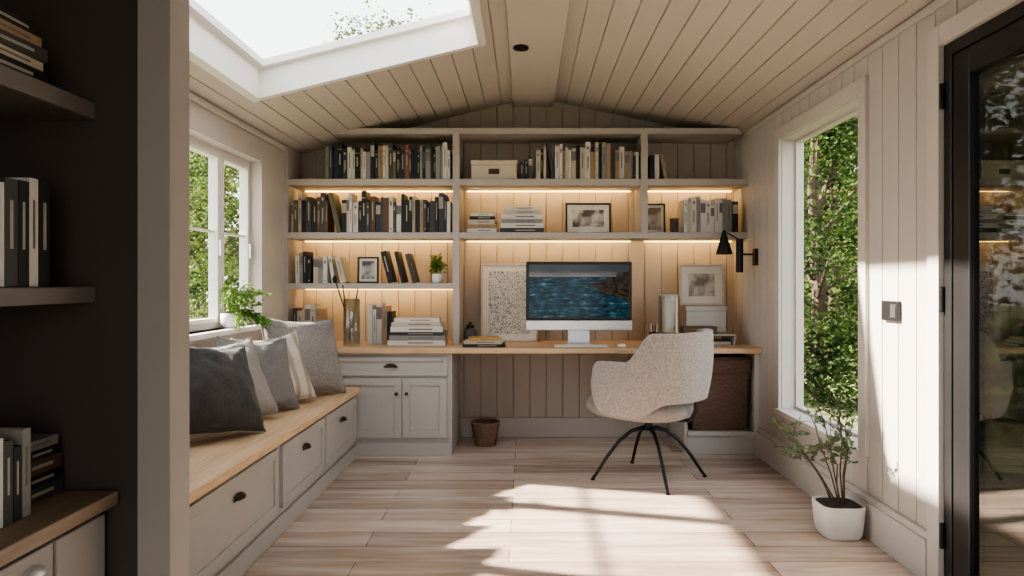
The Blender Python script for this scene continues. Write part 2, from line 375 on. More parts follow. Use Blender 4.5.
# right window
w = bpy.data.objects.new('window_2', None); col.objects.link(w); w.location = (1.75, 3.97, WZ0); struct(w, 'tall fixed window in the right wall', 'window')
mb = MB(); xa, xb = 1.735, 1.785; t = .022
mb.box(xa, xb, WY0, WY0+t, WZ0+.006, WZ1, .002); mb.box(xa, xb, WY1-t, WY1, WZ0+.006, WZ1, .002)
mb.box(xa, xb, WY0+t, WY1-t, WZ0+.006, WZ0+t, .002); mb.box(xa, xb, WY0+t, WY1-t, WZ1-t, WZ1, .002)
mb.build('window_frame', M['trim'], w)
MB().box(1.757, 1.763, WY0+t-.003, WY1-t+.003, WZ0+t-.003, WZ1-t+.003).build('pane', M['glass'], w)
mb = MB(); c = .075
mb.box(XR-.02, XR+.002, WY0-c, WY0, WZ0-.02, WZ1+c, .002); mb.box(XR-.02, XR+.002, WY1, WY1+c, WZ0-.02, WZ1+c, .002)
mb.box(XR-.02, XR+.002, WY0, WY1, WZ1, WZ1+c, .002)
mb.box(XR+.002, XR+.14, WY0-.0, WY0+.004, WZ0, WZ1).box(XR+.002, XR+.14, WY1-.004, WY1, WZ0, WZ1).box(XR+.002, XR+.14, WY0, WY1, WZ1-.004, WZ1)
struct(mb.build('trim_4', M['trim']), 'painted casing around the tall window', 'trim')
struct(MB().box(XR-.04, 1.79, WY0-.03, WY1+.03, WZ0-.025, WZ0+.005, .003).build('trim_5', M['trim']), 'low sill of the tall window', 'sill')
# right door
d = bpy.data.objects.new('door_1', None); col.objects.link(d); d.location = (1.7, 2.2, 0); struct(d, 'black framed glazed door in the right wall', 'door')
mb = MB()
mb.box(XR-.004, XR+.13, DY1-.05, DY1, 0, DZ1, .003); mb.box(XR-.004, XR+.13, DY0, DY0+.05, 0, DZ1, .003); mb.box(XR-.004, XR+.13, DY0+.05, DY1-.05, DZ1-.05, DZ1, .003)
mb.build('door_frame', M['bframe'], d)
mb = MB(); xa, xb = XR+.0, XR+.05; y0, y1 = DY0+.054, DY1-.054; s = .10
mb.box(xa, xb, y1-s, y1, .01, DZ1-.054, .004); mb.box(xa, xb, y0, y0+s, .01, DZ1-.054, .004)
mb.box(xa, xb, y0+s, y1-s, .01, .13, .004); mb.box(xa, xb, y0+s, y1-s, DZ1-.154, DZ1-.054, .004)
leafo = mb.build('door_leaf', M['bframe'], d)
MB().box(xa+.02, xa+.03, y0+s-.004, y1-s+.004, .126, DZ1-.15).build('pane', M['dglass'], leafo)
for z in (.22, 1.15, 1.95):
    MB().tube([(XR-.012, DY1-.002, z-.05), (XR-.012, DY1-.002, z+.05)], .009, 10).box(XR-.012, XR-.003, DY1-.002, DY1+.028, z-.04, z+.04).build('hinge', M['black'], d)
mb = MB(); c = .08
mb.box(XR-.025, XR+.002, DY1, DY1+c, 0, DZ1+c, .002); mb.box(XR-.025, XR+.002, DY0-c, DY0, 0, DZ1+c, .002); mb.box(XR-.025, XR+.002, DY0, DY1, DZ1, DZ1+c, .002)
struct(mb.build('trim_6', M['trim']), 'painted casing around the glazed door', 'trim')
# baseboards
mb = MB(); mb.box(1.62, XR-.001, DY1+.082, 4.94, 0, .17, .002); mb.box(1.63, XR-.001, DY1+.082, 4.94, .17, .2, .004)
struct(mb.build('baseboard_right', M['trim']), 'tall painted baseboard under the window', 'baseboard')
mb = MB(); mb.box(-.515, 1.115, 5.525, YB-.001, 0, .15, .002)
struct(mb.build('baseboard_back', M['joinery']), 'baseboard under the desk', 'baseboard')
mb = MB(); mb.box(XR-.018, XR-.001, YN, 5.19, HR-.04, HR-.006, .004)
struct(mb.build('trim_7', M['wallr']), 'trim strip where right wall meets ceiling', 'trim')
mb = MB(); mb.box(XL+.001, XL+.025, 1.63, 5.19, zc(XL)-.04, zc(XL)-.004, .004)
struct(mb.build('trim_8', M['trim']), 'trim strip where left wall meets ceiling', 'trim')

# ------------------------------------------------------------------ fixed joinery
FY, BY = 5.2, 5.53
bk = thing('bookcase', 'wide built-in greige bookcase with warm lit shelves above the desk', 'bookcase', (0, 5.35, .76))
J = M['joinery']
MB().box(XL+.001, -1.77, FY, BY+.018, .761, zc(XL)-.005, .002).build('side_panel', J, bk)
MB().box(-.545, -.495, FY-.004, BY, .761, 2.322, .002).build('divider', J, bk)
MB().box(.855, .905, FY-.004, BY, 1.545, 2.322, .002).build('divider', J, bk)
mb = MB(); zt, zb = 2.364, 2.322
xl0, xl1 = .06-(2.69-zb)/SL+.012, .06-(2.69-zt)/SL+.012; xr0, xr1 = 1.60, .06+(2.69-zt)/.214-.012
vs = [(x,y,z) for y in (FY-.01, BY+.018) for x,z in ((xl0,zb),(xr0,zb),(xr1,zt),(xl1,zt))]
mb.add(vs, [(0,1,2,3),(4,5,6,7),(0,1,5,4),(1,2,6,5),(2,3,7,6),(3,0,4,7)]); mb.build('top_board', J, bk)
bays = [(-1.77,-.545),(-.495,.855),(.905,1.649)]
shelfz = {'A': (1.94,1.99), 'B': (1.545,1.592), 'C': (1.168,1.213)}
for k, (z0,z1) in shelfz.items():
    for i, (x0,x1) in enumerate(bays):
        if k == 'C' and i: continue
        sh = MB().box(x0, x1, FY, BY, z0, z1, .003).build('shelf', J, bk)
        MB().box(x0+.03, x1-.03, 5.52, 5.529, z0-.005, z0-.001).build('light_strip', M['led'], sh)
        la = bpy.data.lights.new('shelf_wash', 'AREA'); la.shape = 'RECTANGLE'; la.size = (x1-x0)-.12; la.size_y = .006
        la.energy = 1.5*(x1-x0); la.color = (1,.64,.27)
        lo = bpy.data.objects.new('shelf_wash', la); col.objects.link(lo); lo.location = ((x0+x1)/2, 5.38, z0-.006); lo.rotation_euler = (math.radians(58),0,0)
tag(MB().box(XL+.001, XR-.001, 4.88, YB-.002, .722, .76, .004).build('worktop', M['oak']), 'long oak desk top spanning the room below the bookcase', 'desk top')
def cup_pull(mb, w=.045, h=.024, d=.026):
    seg, rg = 14, 6; vs = []; fs = []
    for i in range(rg+1):
        ph = (PI/2)*i/rg
        for k in range(seg+1):
            th = PI*k/seg
            vs.append((w*math.cos(th)*math.cos(ph*.999), -d*math.sin(ph)*1.0-.001, h*math.sin(th)*math.cos(ph*.999)+.0))
    for i in range(rg):
        for k in range(seg): fs.append((i*(seg+1)+k, i*(seg+1)+k+1, (i+1)*(seg+1)+k+1, (i+1)*(seg+1)+k))
    mb.add(vs, fs); mb.box(-w-.006, w+.006, -.003, .0, -.004, .004)
# base cabinet
cb = thing('base_cabinet', 'pale grey base cabinet with one drawer and two doors under the desk', 'cabinet', (-.95, 5.2, 0))
MB().box(-1.40, -.52, 4.925, 5.5, .09, .721, .002).build('body', M['cab'], cb)
MB().box(-1.40, -.52, 4.915, 5.5, 0, .089, .002).build('plinth', M['cab'], cb)
dr = MB().shaker(-1.355, -.555, .565, .695, 4.905, rail=.03).build('drawer', M['cab'], cb)
mb = MB(); mb.M = Matrix.Translation((-.95, 4.915, .625)); cup_pull(mb); mb.build('handle', M['bronze'], dr, smooth=True)
for x0, x1, xk in ((-1.355,-.872,-.905),(-.866,-.555,-.835)):
    dd = MB().shaker(x0, x1, .13, .545, 4.905).build('door', M['cab'], cb)
    MB().lathe([(.0,-.012),(.010,-.010),(.012,0),(.010,.01),(0,.012)], (xk, 4.885, .44), 12).tube([(xk,4.905,.44),(xk,4.885,.44)], .004).build('knob', M['bronze'], dd, smooth=True)
# open end unit
eu = thing('open_base_unit', 'open shelf unit under right end of desk holding the wicker basket', 'shelf unit', (1.38, 5.2, 0))
MB().box(1.12, 1.145, 4.96, 5.52, .0, .721, .002).build('side_panel', J, eu)
MB().box(1.145, 1.615, 4.94, 5.52, .135, .165, .002).build('bottom_shelf', M['cab'], eu)
MB().box(1.145, 1.615, 4.96, 4.98, 0, .134, .002).build('plinth', M['cab'], eu)
MB().box(1.616, 1.649, 4.945, 5.52, 0, .721, .002).build('side_panel', M['trim'], eu)
# bench
be = thing('window_bench', 'long pale grey storage bench with oak top and drawers under the window', 'bench', (-1.5, 3.2, 0))
MB().box(-1.799, -1.195, 1.64, 4.90, .09, .452, .002).build('body', M['cab'], be)
MB().box(-1.799, -1.178, 1.64, 4.90, 0, .089, .004).build('plinth', M['cab'], be)
MB().box(-1.799, -1.155, 1.625, 4.902, .453, .49, .004).build('seat_board', M['oaky'], be)
RZ = Matrix.Rotation(PI/2, 4, 'Z')
for y0,y1 in ((1.68,2.34),(2.40,3.33),(3.39,4.09),(4.13,4.85)):
    mb = MB(); mb.M = Matrix.Translation((-1.175, 0, 0)) @ RZ
    mb.shaker(y0, y1, .125, .43, 0, rail=.045); dr = mb.build('drawer', M['cab'], be)
    mb = MB(); mb.M = Matrix.Translation((-1.176+.0, (y0+y1)/2, .335)) @ RZ; cup_pull(mb); mb.build('handle', M['bronze'], dr, smooth=True)
# alcove bookcase in the foreground
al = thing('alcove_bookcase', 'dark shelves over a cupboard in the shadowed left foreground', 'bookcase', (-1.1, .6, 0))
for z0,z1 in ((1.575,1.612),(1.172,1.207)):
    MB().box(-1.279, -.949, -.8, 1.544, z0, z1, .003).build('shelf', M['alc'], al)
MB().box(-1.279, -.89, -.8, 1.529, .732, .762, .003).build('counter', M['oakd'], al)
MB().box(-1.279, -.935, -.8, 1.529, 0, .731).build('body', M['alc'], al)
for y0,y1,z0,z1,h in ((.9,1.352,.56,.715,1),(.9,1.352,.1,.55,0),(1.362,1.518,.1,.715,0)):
    mb = MB(); mb.M = Matrix.Translation((-.912,0,0)) @ RZ; mb.box(y0,y1,0,.02,z0,z1,.003); q = mb.build('drawer' if h else 'door', M['post'], al)
    if h:
        mb = MB(); mb.M = Matrix.Translation((-.912, 1.29, .695-.02)) @ RZ; cup_pull(mb, .03, .018, .02); mb.build('handle', M['silver'], q, smooth=True)
# spotlight
sp = thing('ceiling_spotlight', 'small round black recessed spotlight in the ridge board', 'ceiling light', (-.03, 4.14, 2.60))
MB().lathe([(.028,0),(.045,-.002),(.048,.004),(.045,.0115),(.03,.0115)], (-.03,4.14,2.60), 28).build('ring', M['black'], sp, smooth=True)
MB().lathe([(0,.004),(.027,.004),(.027,.0115),(0,.0115)], (-.03,4.14,2.60), 20).build('lens', mat('spot_lens', (.8,.7,.55), .3, emit=(1,.75,.45), es=2.5), sp)
# wall control
sw = thing('wall_control', 'black rectangular control panel on wall between window and door', 'switch', (1.64, 3.14, 1.05))
MB().box(XR-.02, XR-.001, 3.075, 3.215, 1.045, 1.135, .004).build('body', M['bframe'], sw)
MB().box(XR-.023, XR-.0195, 3.085, 3.13, 1.06, 1.12, .002).build('button', mat('grey_button', (.05,.05,.05), .4), sw)

# ------------------------------------------------------------------ books
BC = {'black':(.014,.013,.014),'charcoal':(.05,.048,.05),'white':(.56,.535,.50),'cream':(.45,.395,.315),'grey':(.23,.22,.21),'tan':(.30,.205,.125),
      'brown':(.10,.055,.035),'navy':(.02,.03,.055),'ochre':(.42,.26,.08),'rust':(.22,.075,.045),'olive':(.10,.10,.06)}
BM = {k: mat('cover_'+k, v, .5, var=.08) for k, v in BC.items()}
bandl = mat('spine_band_light', (.34,.31,.27), .5); bandd = mat('spine_band_dark', (.16,.14,.13), .5)
cache = {}
def bookmesh(c, ds):
    if (c,ds) in cache: return cache[(c,ds)]
    mb = MB(); m = mb
    m.box(0,1,0,.025,0,1); m.box(0,.07,.025,1,0,1); m.box(.93,1,.025,1,0,1); m.box(.07,.93,.025,.975,.015,.985,0,1)
    if ds == 0: m.box(.25,.75,-.004,0,.74,.86,0,2); m.box(.3,.7,-.004,0,.08,.12,0,2)
    if ds == 1: m.box(.40,.60,-.004,0,.34,.84,0,2)
    if ds == 2: m.box(.0,1,-.004,0,.82,.84,0,2); m.box(.35,.65,-.004,0,.4,.7,0,2)
    if ds == 3: m.box(.32,.46,-.004,0,.22,.62,0,2); m.box(.56,.68,-.004,0,.30,.62,0,2); m.box(.3,.7,-.004,0,.80,.88,0,2)
    if ds == 4: m.box(.0,1,-.004,0,.60,.90,0,2)
    bm = m.bm; bmesh.ops.recalc_face_normals(bm, faces=bm.faces); me = bpy.data.meshes.new('book'); bm.to_mesh(me); bm.free()
    for q in (BM[c], M['paper'], bandd if c in ('white','cream','grey','ochre','tan') else bandl): me.materials.append(q)
    cache[(c,ds)] = me; return me
def bookmesh2(c):
    if c in cache: return cache[c]
    r = []
    for part in (0,1):
        mb = MB()
        if part == 0: mb.box(0,1,0,.025,0,1); mb.box(0,.07,.025,1,0,1); mb.box(.93,1,.025,1,0,1); mb.box(.38,.62,-.004,0,.35,.8,0,1)
        else: mb.box(.07,.93,.025,.975,.015,.985)
        bm = mb.bm; bmesh.ops.recalc_face_normals(bm, faces=bm.faces); me = bpy.data.meshes.new('cover' if part == 0 else 'pages'); bm.to_mesh(me); bm.free()
        for q in ((BM[c], bandd if c in ('white','cream','grey','ochre','tan') else bandl) if part == 0 else (M['paper'],)): me.materials.append(q)
        r.append(me)
    cache[c] = r; return r
ORD = 'first second third fourth fifth sixth seventh eighth ninth tenth eleventh twelfth thirteenth fourteenth fifteenth sixteenth seventeenth eighteenth nineteenth twentieth'.split()
ORD += ['twenty-'+w for w in ORD[:9]] + ['thirtieth'] + ['thirty-'+w for w in ORD[:9]] + ['fortieth'] + ['forty-'+w for w in ORD[:9]]
def put_book(c, t, dp, h, loc, rot, label, group, parts=False):
    if parts:
        o = thing('book', label, 'book', loc, 0, group, rot)
        for nm, me in zip(('cover','pages'), bookmesh2(c)):
            p = bpy.data.objects.new(nm, me); col.objects.link(p); p.parent = o; p.scale = (t,dp,h)
    else:
        o = bpy.data.objects.new('book', bookmesh(c, R.choice((0,1,1,2,3,3,4,5,5,5)))); col.objects.link(o)
        o.location = loc; o.rotation_euler = rot; o.scale = (t,dp,h); tag(o, label, 'book', group)
    return o
W1 = ['black']*10+['charcoal']*6+['white']*7+['cream']*4+['grey']*5+['brown']*3+['tan']*2+['navy']*2+['rust','olive']
def row(x0, x1, z, hmin, hmax, where, group, wts=W1, tmin=.022, tmax=.042, yf=5.225, leans=()):
    x = x0; i = 0
    while True:
        t = R.uniform(tmin, tmax); h = R.uniform(hmin, hmax); c = R.choice(wts); dp = R.uniform(.15,.19)
        a = R.uniform(.14,.28) if i in leans else 0
        w = t*math.cos(a)+h*math.sin(a)
        if x+w > x1: break
        size = 'tall ' if h > (hmin+hmax)/2 else 'short '
        lab = f"{size}{c} {'leaning ' if a else ''}book, {ORD[i]} from left {where}"
        xb = x+(h*math.sin(a))
        put_book(c, t, dp, h, (xb, yf+R.uniform(-.012,.012), z+.001), (0,-a,0), lab, group)
        x += w+R.uniform(.0008,.0025); i += 1
zA, zB, zC, zD = 1.99, 1.592, 1.213, .76
row(-1.50, -.56, zA, .20, .28, 'on the top shelf, left bay', 'books on the top shelf left bay', tmin=.016, tmax=.040)
row(.075, .84, zA, .20, .28, 'on the top shelf, middle bay', 'books on the top shelf middle bay', leans=(3,), wts=['black']*5+['cream']*3+['white']*5+['grey']*3+['tan']*2+['brown','charcoal'], tmin=.016, tmax=.040)
row(.925, 1.06, zA, .15, .19, 'on the top shelf, right bay', 'books on the top shelf right bay', leans=(2,), wts=['cream','white','tan','black'])
row(-1.755, -.555, zB, .22, .31, 'on the second shelf, left bay', 'books on the second shelf left bay', leans=(9,), tmin=.016, tmax=.040)
row(1.18, 1.62, zB, .20, .27, 'on the second shelf, right bay', 'books on the second shelf right bay', wts=['white']*5+['cream']*2+['grey']*2+['black']*2)
row(-1.72, -1.60, zC, .20, .24, 'at the wall end of the third shelf', 'books on the third shelf', wts=['white','black','grey'])
row(-1.59, -1.32, zC, .17, .22, 'in the third shelf pale group', 'pale books on the third shelf', leans=(3,4), wts=['white','cream','white','grey'])
row(-1.085, -.80, zC, .22, .29, 'in the third shelf dark leaning group', 'dark leaning books on the third shelf', leans=(0,1,2,3), wts=['black','charcoal','black','white'])
row(-1.74, -1.53, zD, .24, .30, 'in the desk corner behind the cushions', 'books in the desk corner', wts=['black','white','tan','cream','charcoal'])
row(-1.18, -1.00, zD, .24, .31, 'beside the glass vase', 'upright books beside the glass vase', wts=['grey','white','black','tan','white'])
def stack(x, y, z, specs, where, group, parts=True):
    n = len(specs); zz = z+.0005
    for i, (c, t, h, yaw) in enumerate(specs):
        dp = R.uniform(.17,.20); zz += t
        pos = 'bottom' if i == 0 else 'topmost' if i == n-1 else ORD[i]+' from bottom'
        off = Matrix.Rotation(yaw, 3, 'Z') @ Vector((-h/2, -dp/2, 0))
        put_book(c, t, dp, h, (x+off.x, y+off.y, zz), (0, PI/2, yaw), f"flat {c} book, {pos} of {where}", group, parts)
        zz += .0006
    return zz
stack(-.33, 5.33, zB, [('white',.03,.22,0),('tan',.03,.21,.05),('cream',.035,.2,-.04),('black',.025,.19,.03),('white',.02,.17,0)], 'small left stack on middle bay second shelf', 'small stack on second shelf')
stack(-.03, 5.33, zB, [('charcoal',.035,.33,0),('white',.035,.32,.02),('grey',.03,.30,-.03),('white',.035,.31,.0),('cream',.03,.27,.04),('white',.03,.25,-.02)], 'wide stack on middle bay second shelf', 'wide stack on second shelf')
stack(-.80, 5.20, zD, [('white',.035,.42,0),('grey',.035,.40,.02),('charcoal',.025,.41,-.02),('white',.04,.38,.03),('cream',.03,.36,-.03),('white',.03,.33,.02)], 'the desk stack above the base cabinet', 'stack on the desk by the cabinet')
stack(-.30, 5.03, zD, [('black',.022,.30,.03),('cream',.025,.27,-.05),('ochre',.018,.22,.12)], 'the low desk stack left of the computer', 'low stack beside the monitor')
def frow(y0, y1, z, hmin, hmax, where, group, cs, xf=-.968):
    y = y0; i = 0
    for c in cs:
        t = R.uniform(.020,.034); h = R.uniform(hmin,hmax)
        if y+t > y1: break
        put_book(c, t, .17, h, (xf, y, z+.001), (0,0,PI/2), f"{c} book, {ORD[i]} from the near end {where}", group, True)
        y += t+.002; i += 1
frow(1.17, 1.45, 1.207, .19, .215, 'on the middle alcove shelf', 'books on the middle alcove shelf', ['black','white','cream','white','charcoal','black','white','black','grey'])
frow(1.20, 1.37, .762, .14, .17, 'on the alcove counter', 'books on the alcove counter', ['grey','cream','white','charcoal','black','grey'])
def fstack(xf, y, z, specs, where, group):
    zz = z+.0005; n = len(specs)
    for i, (c,t,h,yaw) in enumerate(specs):
        zz += t; pos = 'bottom' if i == 0 else 'topmost' if i == n-1 else ORD[i]+' from bottom'
        put_book(c, t, .16, h, (xf, y-h/2, zz), (0, PI/2, PI/2+yaw), f"flat {c} book, {pos} of the stack {where}", group, True); zz += .0006
fstack(-.972, 1.32, 1.612, [('black',.028,.2,0),('cream',.018,.19,.02),('charcoal',.025,.19,-.03),('tan',.02,.17,.0),('black',.022,.18,.03)], 'on the top alcove shelf', 'stack on top alcove shelf')
fstack(-1.01, 1.452, .762, [('charcoal',.03,.15,0),('black',.025,.15,.0),('brown',.03,.14,0),('black',.02,.13,0),('grey',.02,.12,0)], 'at the alcove counter far end', 'stack on alcove counter')

# ------------------------------------------------------------------ shelf objects
def framed(name, label, cx, y, z, w, h, fm, am, fw=.018, mount=.03, tilt=.1, yaw=0):
    t = thing(name, label, 'picture frame', (cx, y, z+.001), 0, None, (-tilt, 0, yaw))
    mb = MB()
    for a in ((-w/2,-w/2+fw,0,h),(w/2-fw,w/2,0,h),(-w/2+fw,w/2-fw,0,fw),(-w/2+fw,w/2-fw,h-fw,h)): mb.box(a[0],a[1],-.012,.008,a[2],a[3],.0015)
    mb.build('frame', fm, t, local=True)
    MB().box(-w/2+fw,w/2-fw,-.002,.006,fw,h-fw).build('mount', M['paper'], t, local=True)
    MB().box(-w/2+fw+mount,w/2-fw-mount,-.005,-.002,fw+mount,h-fw-mount).build('print', am, t, local=True)
    return t
framed('picture_frame', 'black framed monochrome print on the second shelf, middle bay', .48, 5.40, zB, .35, .24, M['frameb'], M['art2'], .014, .04, .06)
framed('picture_frame', 'small dark framed portrait print on the second shelf, right bay', .99, 5.40, zB, .17, .235, M['frameb'], M['art3'], .012, .02, .06)
framed('picture_frame', 'large pale framed line drawing leaning behind the monitor', -.13, 5.43, zD, .44, .605, M['framew'], M['art1'], .014, .045, .05)
framed('picture_frame', 'pale framed photo standing on the white storage box', 1.345, 5.36, 1.042, .34, .315, M['framew'], M['art3'], .016, .055, .04)
framed('picture_frame', 'small black square frame on the third shelf', -1.205, 5.34, zC, .16, .2, M['frameb'], M['art2'], .012, .02, .05)
tag(MB().box(.40,.50,5.29,5.293,zB+.001,zB+.05).box(.40,.50,5.28,5.293,zB+.001,zB+.003).build('note_card', M['paper']), 'small folded white card standing before the black framed print', 'card')
t = thing('archive_box', 'cream lidded storage box on the top shelf, middle bay', 'box', (-.24, 5.35, zA))
MB().box(-.41,-.07,5.24,5.46,zA+.001,zA+.11,.003).build('body', M['cream'], t)
MB().box(-.415,-.065,5.235,5.465,zA+.1105,zA+.145,.004).build('lid', M['cream'], t)
MB().box(-.28,-.20,5.236,5.2395,zA+.04,zA+.08).build('tag_plate', M['bronze'], t)
for i,(c,x) in enumerate((('black',-.045),('black',-.012),('charcoal',.02))):
    put_book(c,.028,.17,.13+.02*i,(x,5.24,zA+.001),(0,0,0),f"short {c} book, {ORD[i]} right of the cream box on top shelf",'short dark books beside the box')
t = thing('mug', 'dark stoneware mug on the second shelf, right bay', 'mug', (1.12,5.29,zB))
MB().lathe([(.0,.001),(.025,.001),(.032,.02),(.034,.11),(.030,.11),(.028,.015),(0,.01)], (1.12,5.29,zB), 24).build('cup', mat('stoneware',(.10,.085,.075),.5), t, smooth=True)
MB().tube([(1.12-.0,5.258-.024*math.sin(a),zB+.06-.03*math.cos(a)) for a in [PI*k/8 for k in range(9)]], .005).build('handle', BM['charcoal'], t, smooth=True)
def leaf_quads(n, pos_fn, size, droop=.3):
    vs, fs = [], []
    for i in range(n):
        p, d = pos_fn()
        d = Vector(d)+Vector((R.uniform(-.5,.5),R.uniform(-.5,.5),R.uniform(-.5,.5)))*.8
        if d.length < 1e-4: d = Vector((0,0,1))
        d.normalize(); s = size*R.uniform(.6,1.2)
        sd = d.cross(Vector((R.uniform(-1,1),R.uniform(-1,1),R.uniform(-1,1))))
        if sd.length < 1e-4: sd = Vector((1,0,0))
        sd.normalize(); up = d.cross(sd)*.12*s
        p = Vector(p); b = len(vs)
        vs += [p, p+d*s*.45+sd*s*.3, p+d*s-up*droop*4, p+d*s*.45-sd*s*.3, p+d*s*.5-up]
        fs += [(b,b+1,b+4),(b+1,b+2,b+4),(b+2,b+3,b+4),(b+3,b,b+4)]
    return vs, fs
def foliage_obj(name, vs, fs, m, parent):
    me = bpy.data.meshes.new(name); me.from_pydata([tuple(v) for v in vs], [], fs); me.materials.append(m)
    o = bpy.data.objects.new(name, me); col.objects.link(o); o.parent = parent; return o
def small_plant(name, label, loc, potr, poth, n, rx, rz, size, drop=0, pot='ceramic', bias=(0,0), ns=16, clampx=None, jit=.012):
    t = thing(name, label, 'plant', loc)
    MB().lathe([(0,.001),(potr*.8,.001),(potr,poth*.3),(potr,poth),(potr*.9,poth),(potr*.88,poth*.85),(0,poth*.85)], seg=24).build('pot', M[pot], t, local=True, smooth=True)
    MB().lathe([(0,poth*.86),(potr*.87,poth*.86),(potr*.87,poth*.9),(0,poth*.92)], seg=20).build('soil', M['soil'], t, local=True)
    stems = MB(); tips = []
    for k in range(ns):
        a = R.uniform(0,2*PI); r = R.uniform(.3,1)*rx; dn = R.random() < drop
        zt = poth*.3 if dn else poth+rz*R.uniform(.2,1)
        e = Vector((r*math.cos(a)+bias[0]*(1.6 if dn else 1), r*math.sin(a)+bias[1], zt)); m_ = Vector((e.x*.5, e.y*.5, max(zt, poth)+rz*.25))
        if clampx is not None: e.x = max(e.x, clampx+.02)
        pts = [Vector((0,0,poth*.9)).lerp(m_, q/4).lerp(m_.lerp(e, q/4), q/4) for q in range(5)]
        stems.tube(pts, .0018, 5); tips.append(pts)
    stems.build('stems', M['hleaf'], t, local=True)
    def pf():
        pts = R.choice(tips); i = R.randrange(1,4); p = pts[i].lerp(pts[i+1], R.random())+Vector((R.gauss(0,jit),R.gauss(0,jit),R.gauss(0,jit)))
        return p, (pts[i+1]-pts[i]).normalized()+Vector((0,0,-.1))
    vs, fs = leaf_quads(n, pf, size)
    if clampx is not None: vs = [Vector((max(v.x, clampx), v.y, v.z)) for v in vs]
    foliage_obj('leaves', vs, fs, M['hleaf'], t); return t
small_plant('potted_plant', 'small leafy plant in white pot on the third shelf', (-.672,5.31,zC), .042, .07, 260, .065, .12, .032)
small_plant('potted_plant', 'bright green trailing plant in a white pot on the window sill', (-1.80,4.26,LZ0), .055, .09, 1500, .14, .18, .024, .45, bias=(.08,.0), ns=50, clampx=-.075, jit=.010)
t = thing('glass_vase', 'tall clear glass vase holding black sticks on the desk', 'vase', (-1.26,5.06,zD))
MB().lathe([(0,.001),(.055,.001),(.06,.01),(.06,.34),(.055,.34),(.055,.015),(0,.012)], (-1.26,5.06,zD), 28).build('vase_body', M['vglass'], t, smooth=True)
for a,b in (((-1.23,5.06,zD+.02),(-1.37,5.03,zD+.47)),((-1.28,5.08,zD+.02),(-1.22,5.08,zD+.42)),((-1.27,5.04,zD+.02),(-1.33,5.08,zD+.44))):
    v = Vector(b); u = Vector(a)
    MB().tube([u, u.lerp(v,.8), v], [.004,.005,.004], 6).build('stick', M['black'], t)
MB().lathe([(0,.0),(.014,.004),(.018,.03),(.010,.05),(0,.055)], (-1.375,5.03,zD+.455), 12).build('seed_head', M['black'], t, smooth=True)
t = thing('dark_jar', 'dark stoneware jar on the desk beside the divider', 'jar', (-.42,5.28,zD))
MB().lathe([(0,.001),(.04,.001),(.05,.02),(.05,.09),(.035,.115),(.028,.12),(0,.12)], (-.42,5.28,zD), 24).build('jar_body', BM['charcoal'], t, smooth=True)
MB().lathe([(0,.121),(.031,.121),(.031,.14),(.012,.145),(.012,.16),(0,.165)], (-.42,5.28,zD), 20).build('lid', M['bronze'], t, smooth=True)
# computer
t = thing('computer_monitor', 'large all-in-one computer with dark seascape on its screen', 'computer', (.39,5.17,zD))
x0,x1,z0,z1 = .0,.78,.868,1.372; yf = 5.15
MB().box(x0,x1,yf,yf+.02,z0+.072,z1,.006).build('bezel', M['frameb'], t)
MB().box(x0,x1,yf-.001,yf+.019,z0,z0+.0715,.004).build('chin', M['silver'], t)
MB().box(x0+.022,x1-.022,yf-.002,yf-.0005,z0+.092,z1-.022).build('screen', M['scr'], t)
MB().box(x0+.02,x1-.02,yf+.0205,yf+.035,z0+.02,z1-.02,.006).build('back_shell', M['silver'], t)
MB().box(.31,.47,yf+.03,yf+.045,zD+.012,z0+.2,.003).build('stand', M['silver'], t)
MB().box(.29,.49,yf-.07,yf+.09,zD+.001,zD+.011,.003).build('stand_foot', M['silver'], t)
t = thing('keyboard', 'slim white keyboard on the desk in front of the computer', 'keyboard', (.40,4.98,zD))
MB().box(.20,.58,4.93,5.04,zD+.001,zD+.011,.003).build('keyboard_base', M['silver'], t)
mb = MB()
for r_ in range(5):
    for k in range(14): mb.box(.207+k*.0262,.207+k*.0262+.023,4.936+r_*.0198,4.936+r_*.0198+.0165,zD+.0112,zD+.0145)
mb.build('keys', M['ceramic'], t)
t = thing('computer_mouse', 'small white computer mouse right of the keyboard', 'mouse', (.68,4.98,zD))
MB().lathe([(0,.001),(.03,.001),(.032,.01),(.024,.02),(0,.025)], (.68,4.98,zD), 20).build('mouse_body', M['ceramic'], t, smooth=True)
t = thing('pen_cup', 'black pen cup filled with pens right of the computer', 'pen cup', (.93,5.08,zD))
MB().lathe([(0,.001),(.036,.001),(.038,.1),(.034,.1),(.032,.01),(0,.01)], (.93,5.08,zD), 22).build('cup', M['frameb'], t, smooth=True)
for k in range(6):
    a = k*1.05; MB().tube([(.93+.01*math.cos(a),5.08+.01*math.sin(a),zD+.012),(.93+.035*math.cos(a),5.08+.03*math.sin(a),zD+.14+.01*(k%3))], .0035, 6).build('pen', [BM['ochre'],M['frameb'],M['silver']][k%3], t)
t = thing('desk_riser', 'pale desk organiser shelf under boxes at right end of desk', 'desk organiser', (1.25,5.25,zD))
MB().box(.99,1.53,5.10,5.42,zD+.068,zD+.08,.002).build('riser_top', M['acryl'], t)
for x in (.992,1.516): MB().box(x,x+.012,5.10,5.42,zD+.001,zD+.067,.001).build('riser_side', M['acryl'], t)
MB().box(1.02,1.50,5.13,5.36,zD+.002,zD+.025,.002).build('tray', M['cab'], t)
t = thing('storage_box', 'white storage box on the organiser under the pale framed photo', 'box', (1.35,5.32,.841))
MB().box(1.20,1.50,5.24,5.41,.8412,1.005,.003).build('body', M['acryl'], t)
MB().box(1.195,1.505,5.235,5.415,1.0055,1.041,.003).build('lid', M['acryl'], t)
t = thing('display_case', 'clear upright display box on the organiser beside the white box', 'display box', (1.06,5.25,.841))
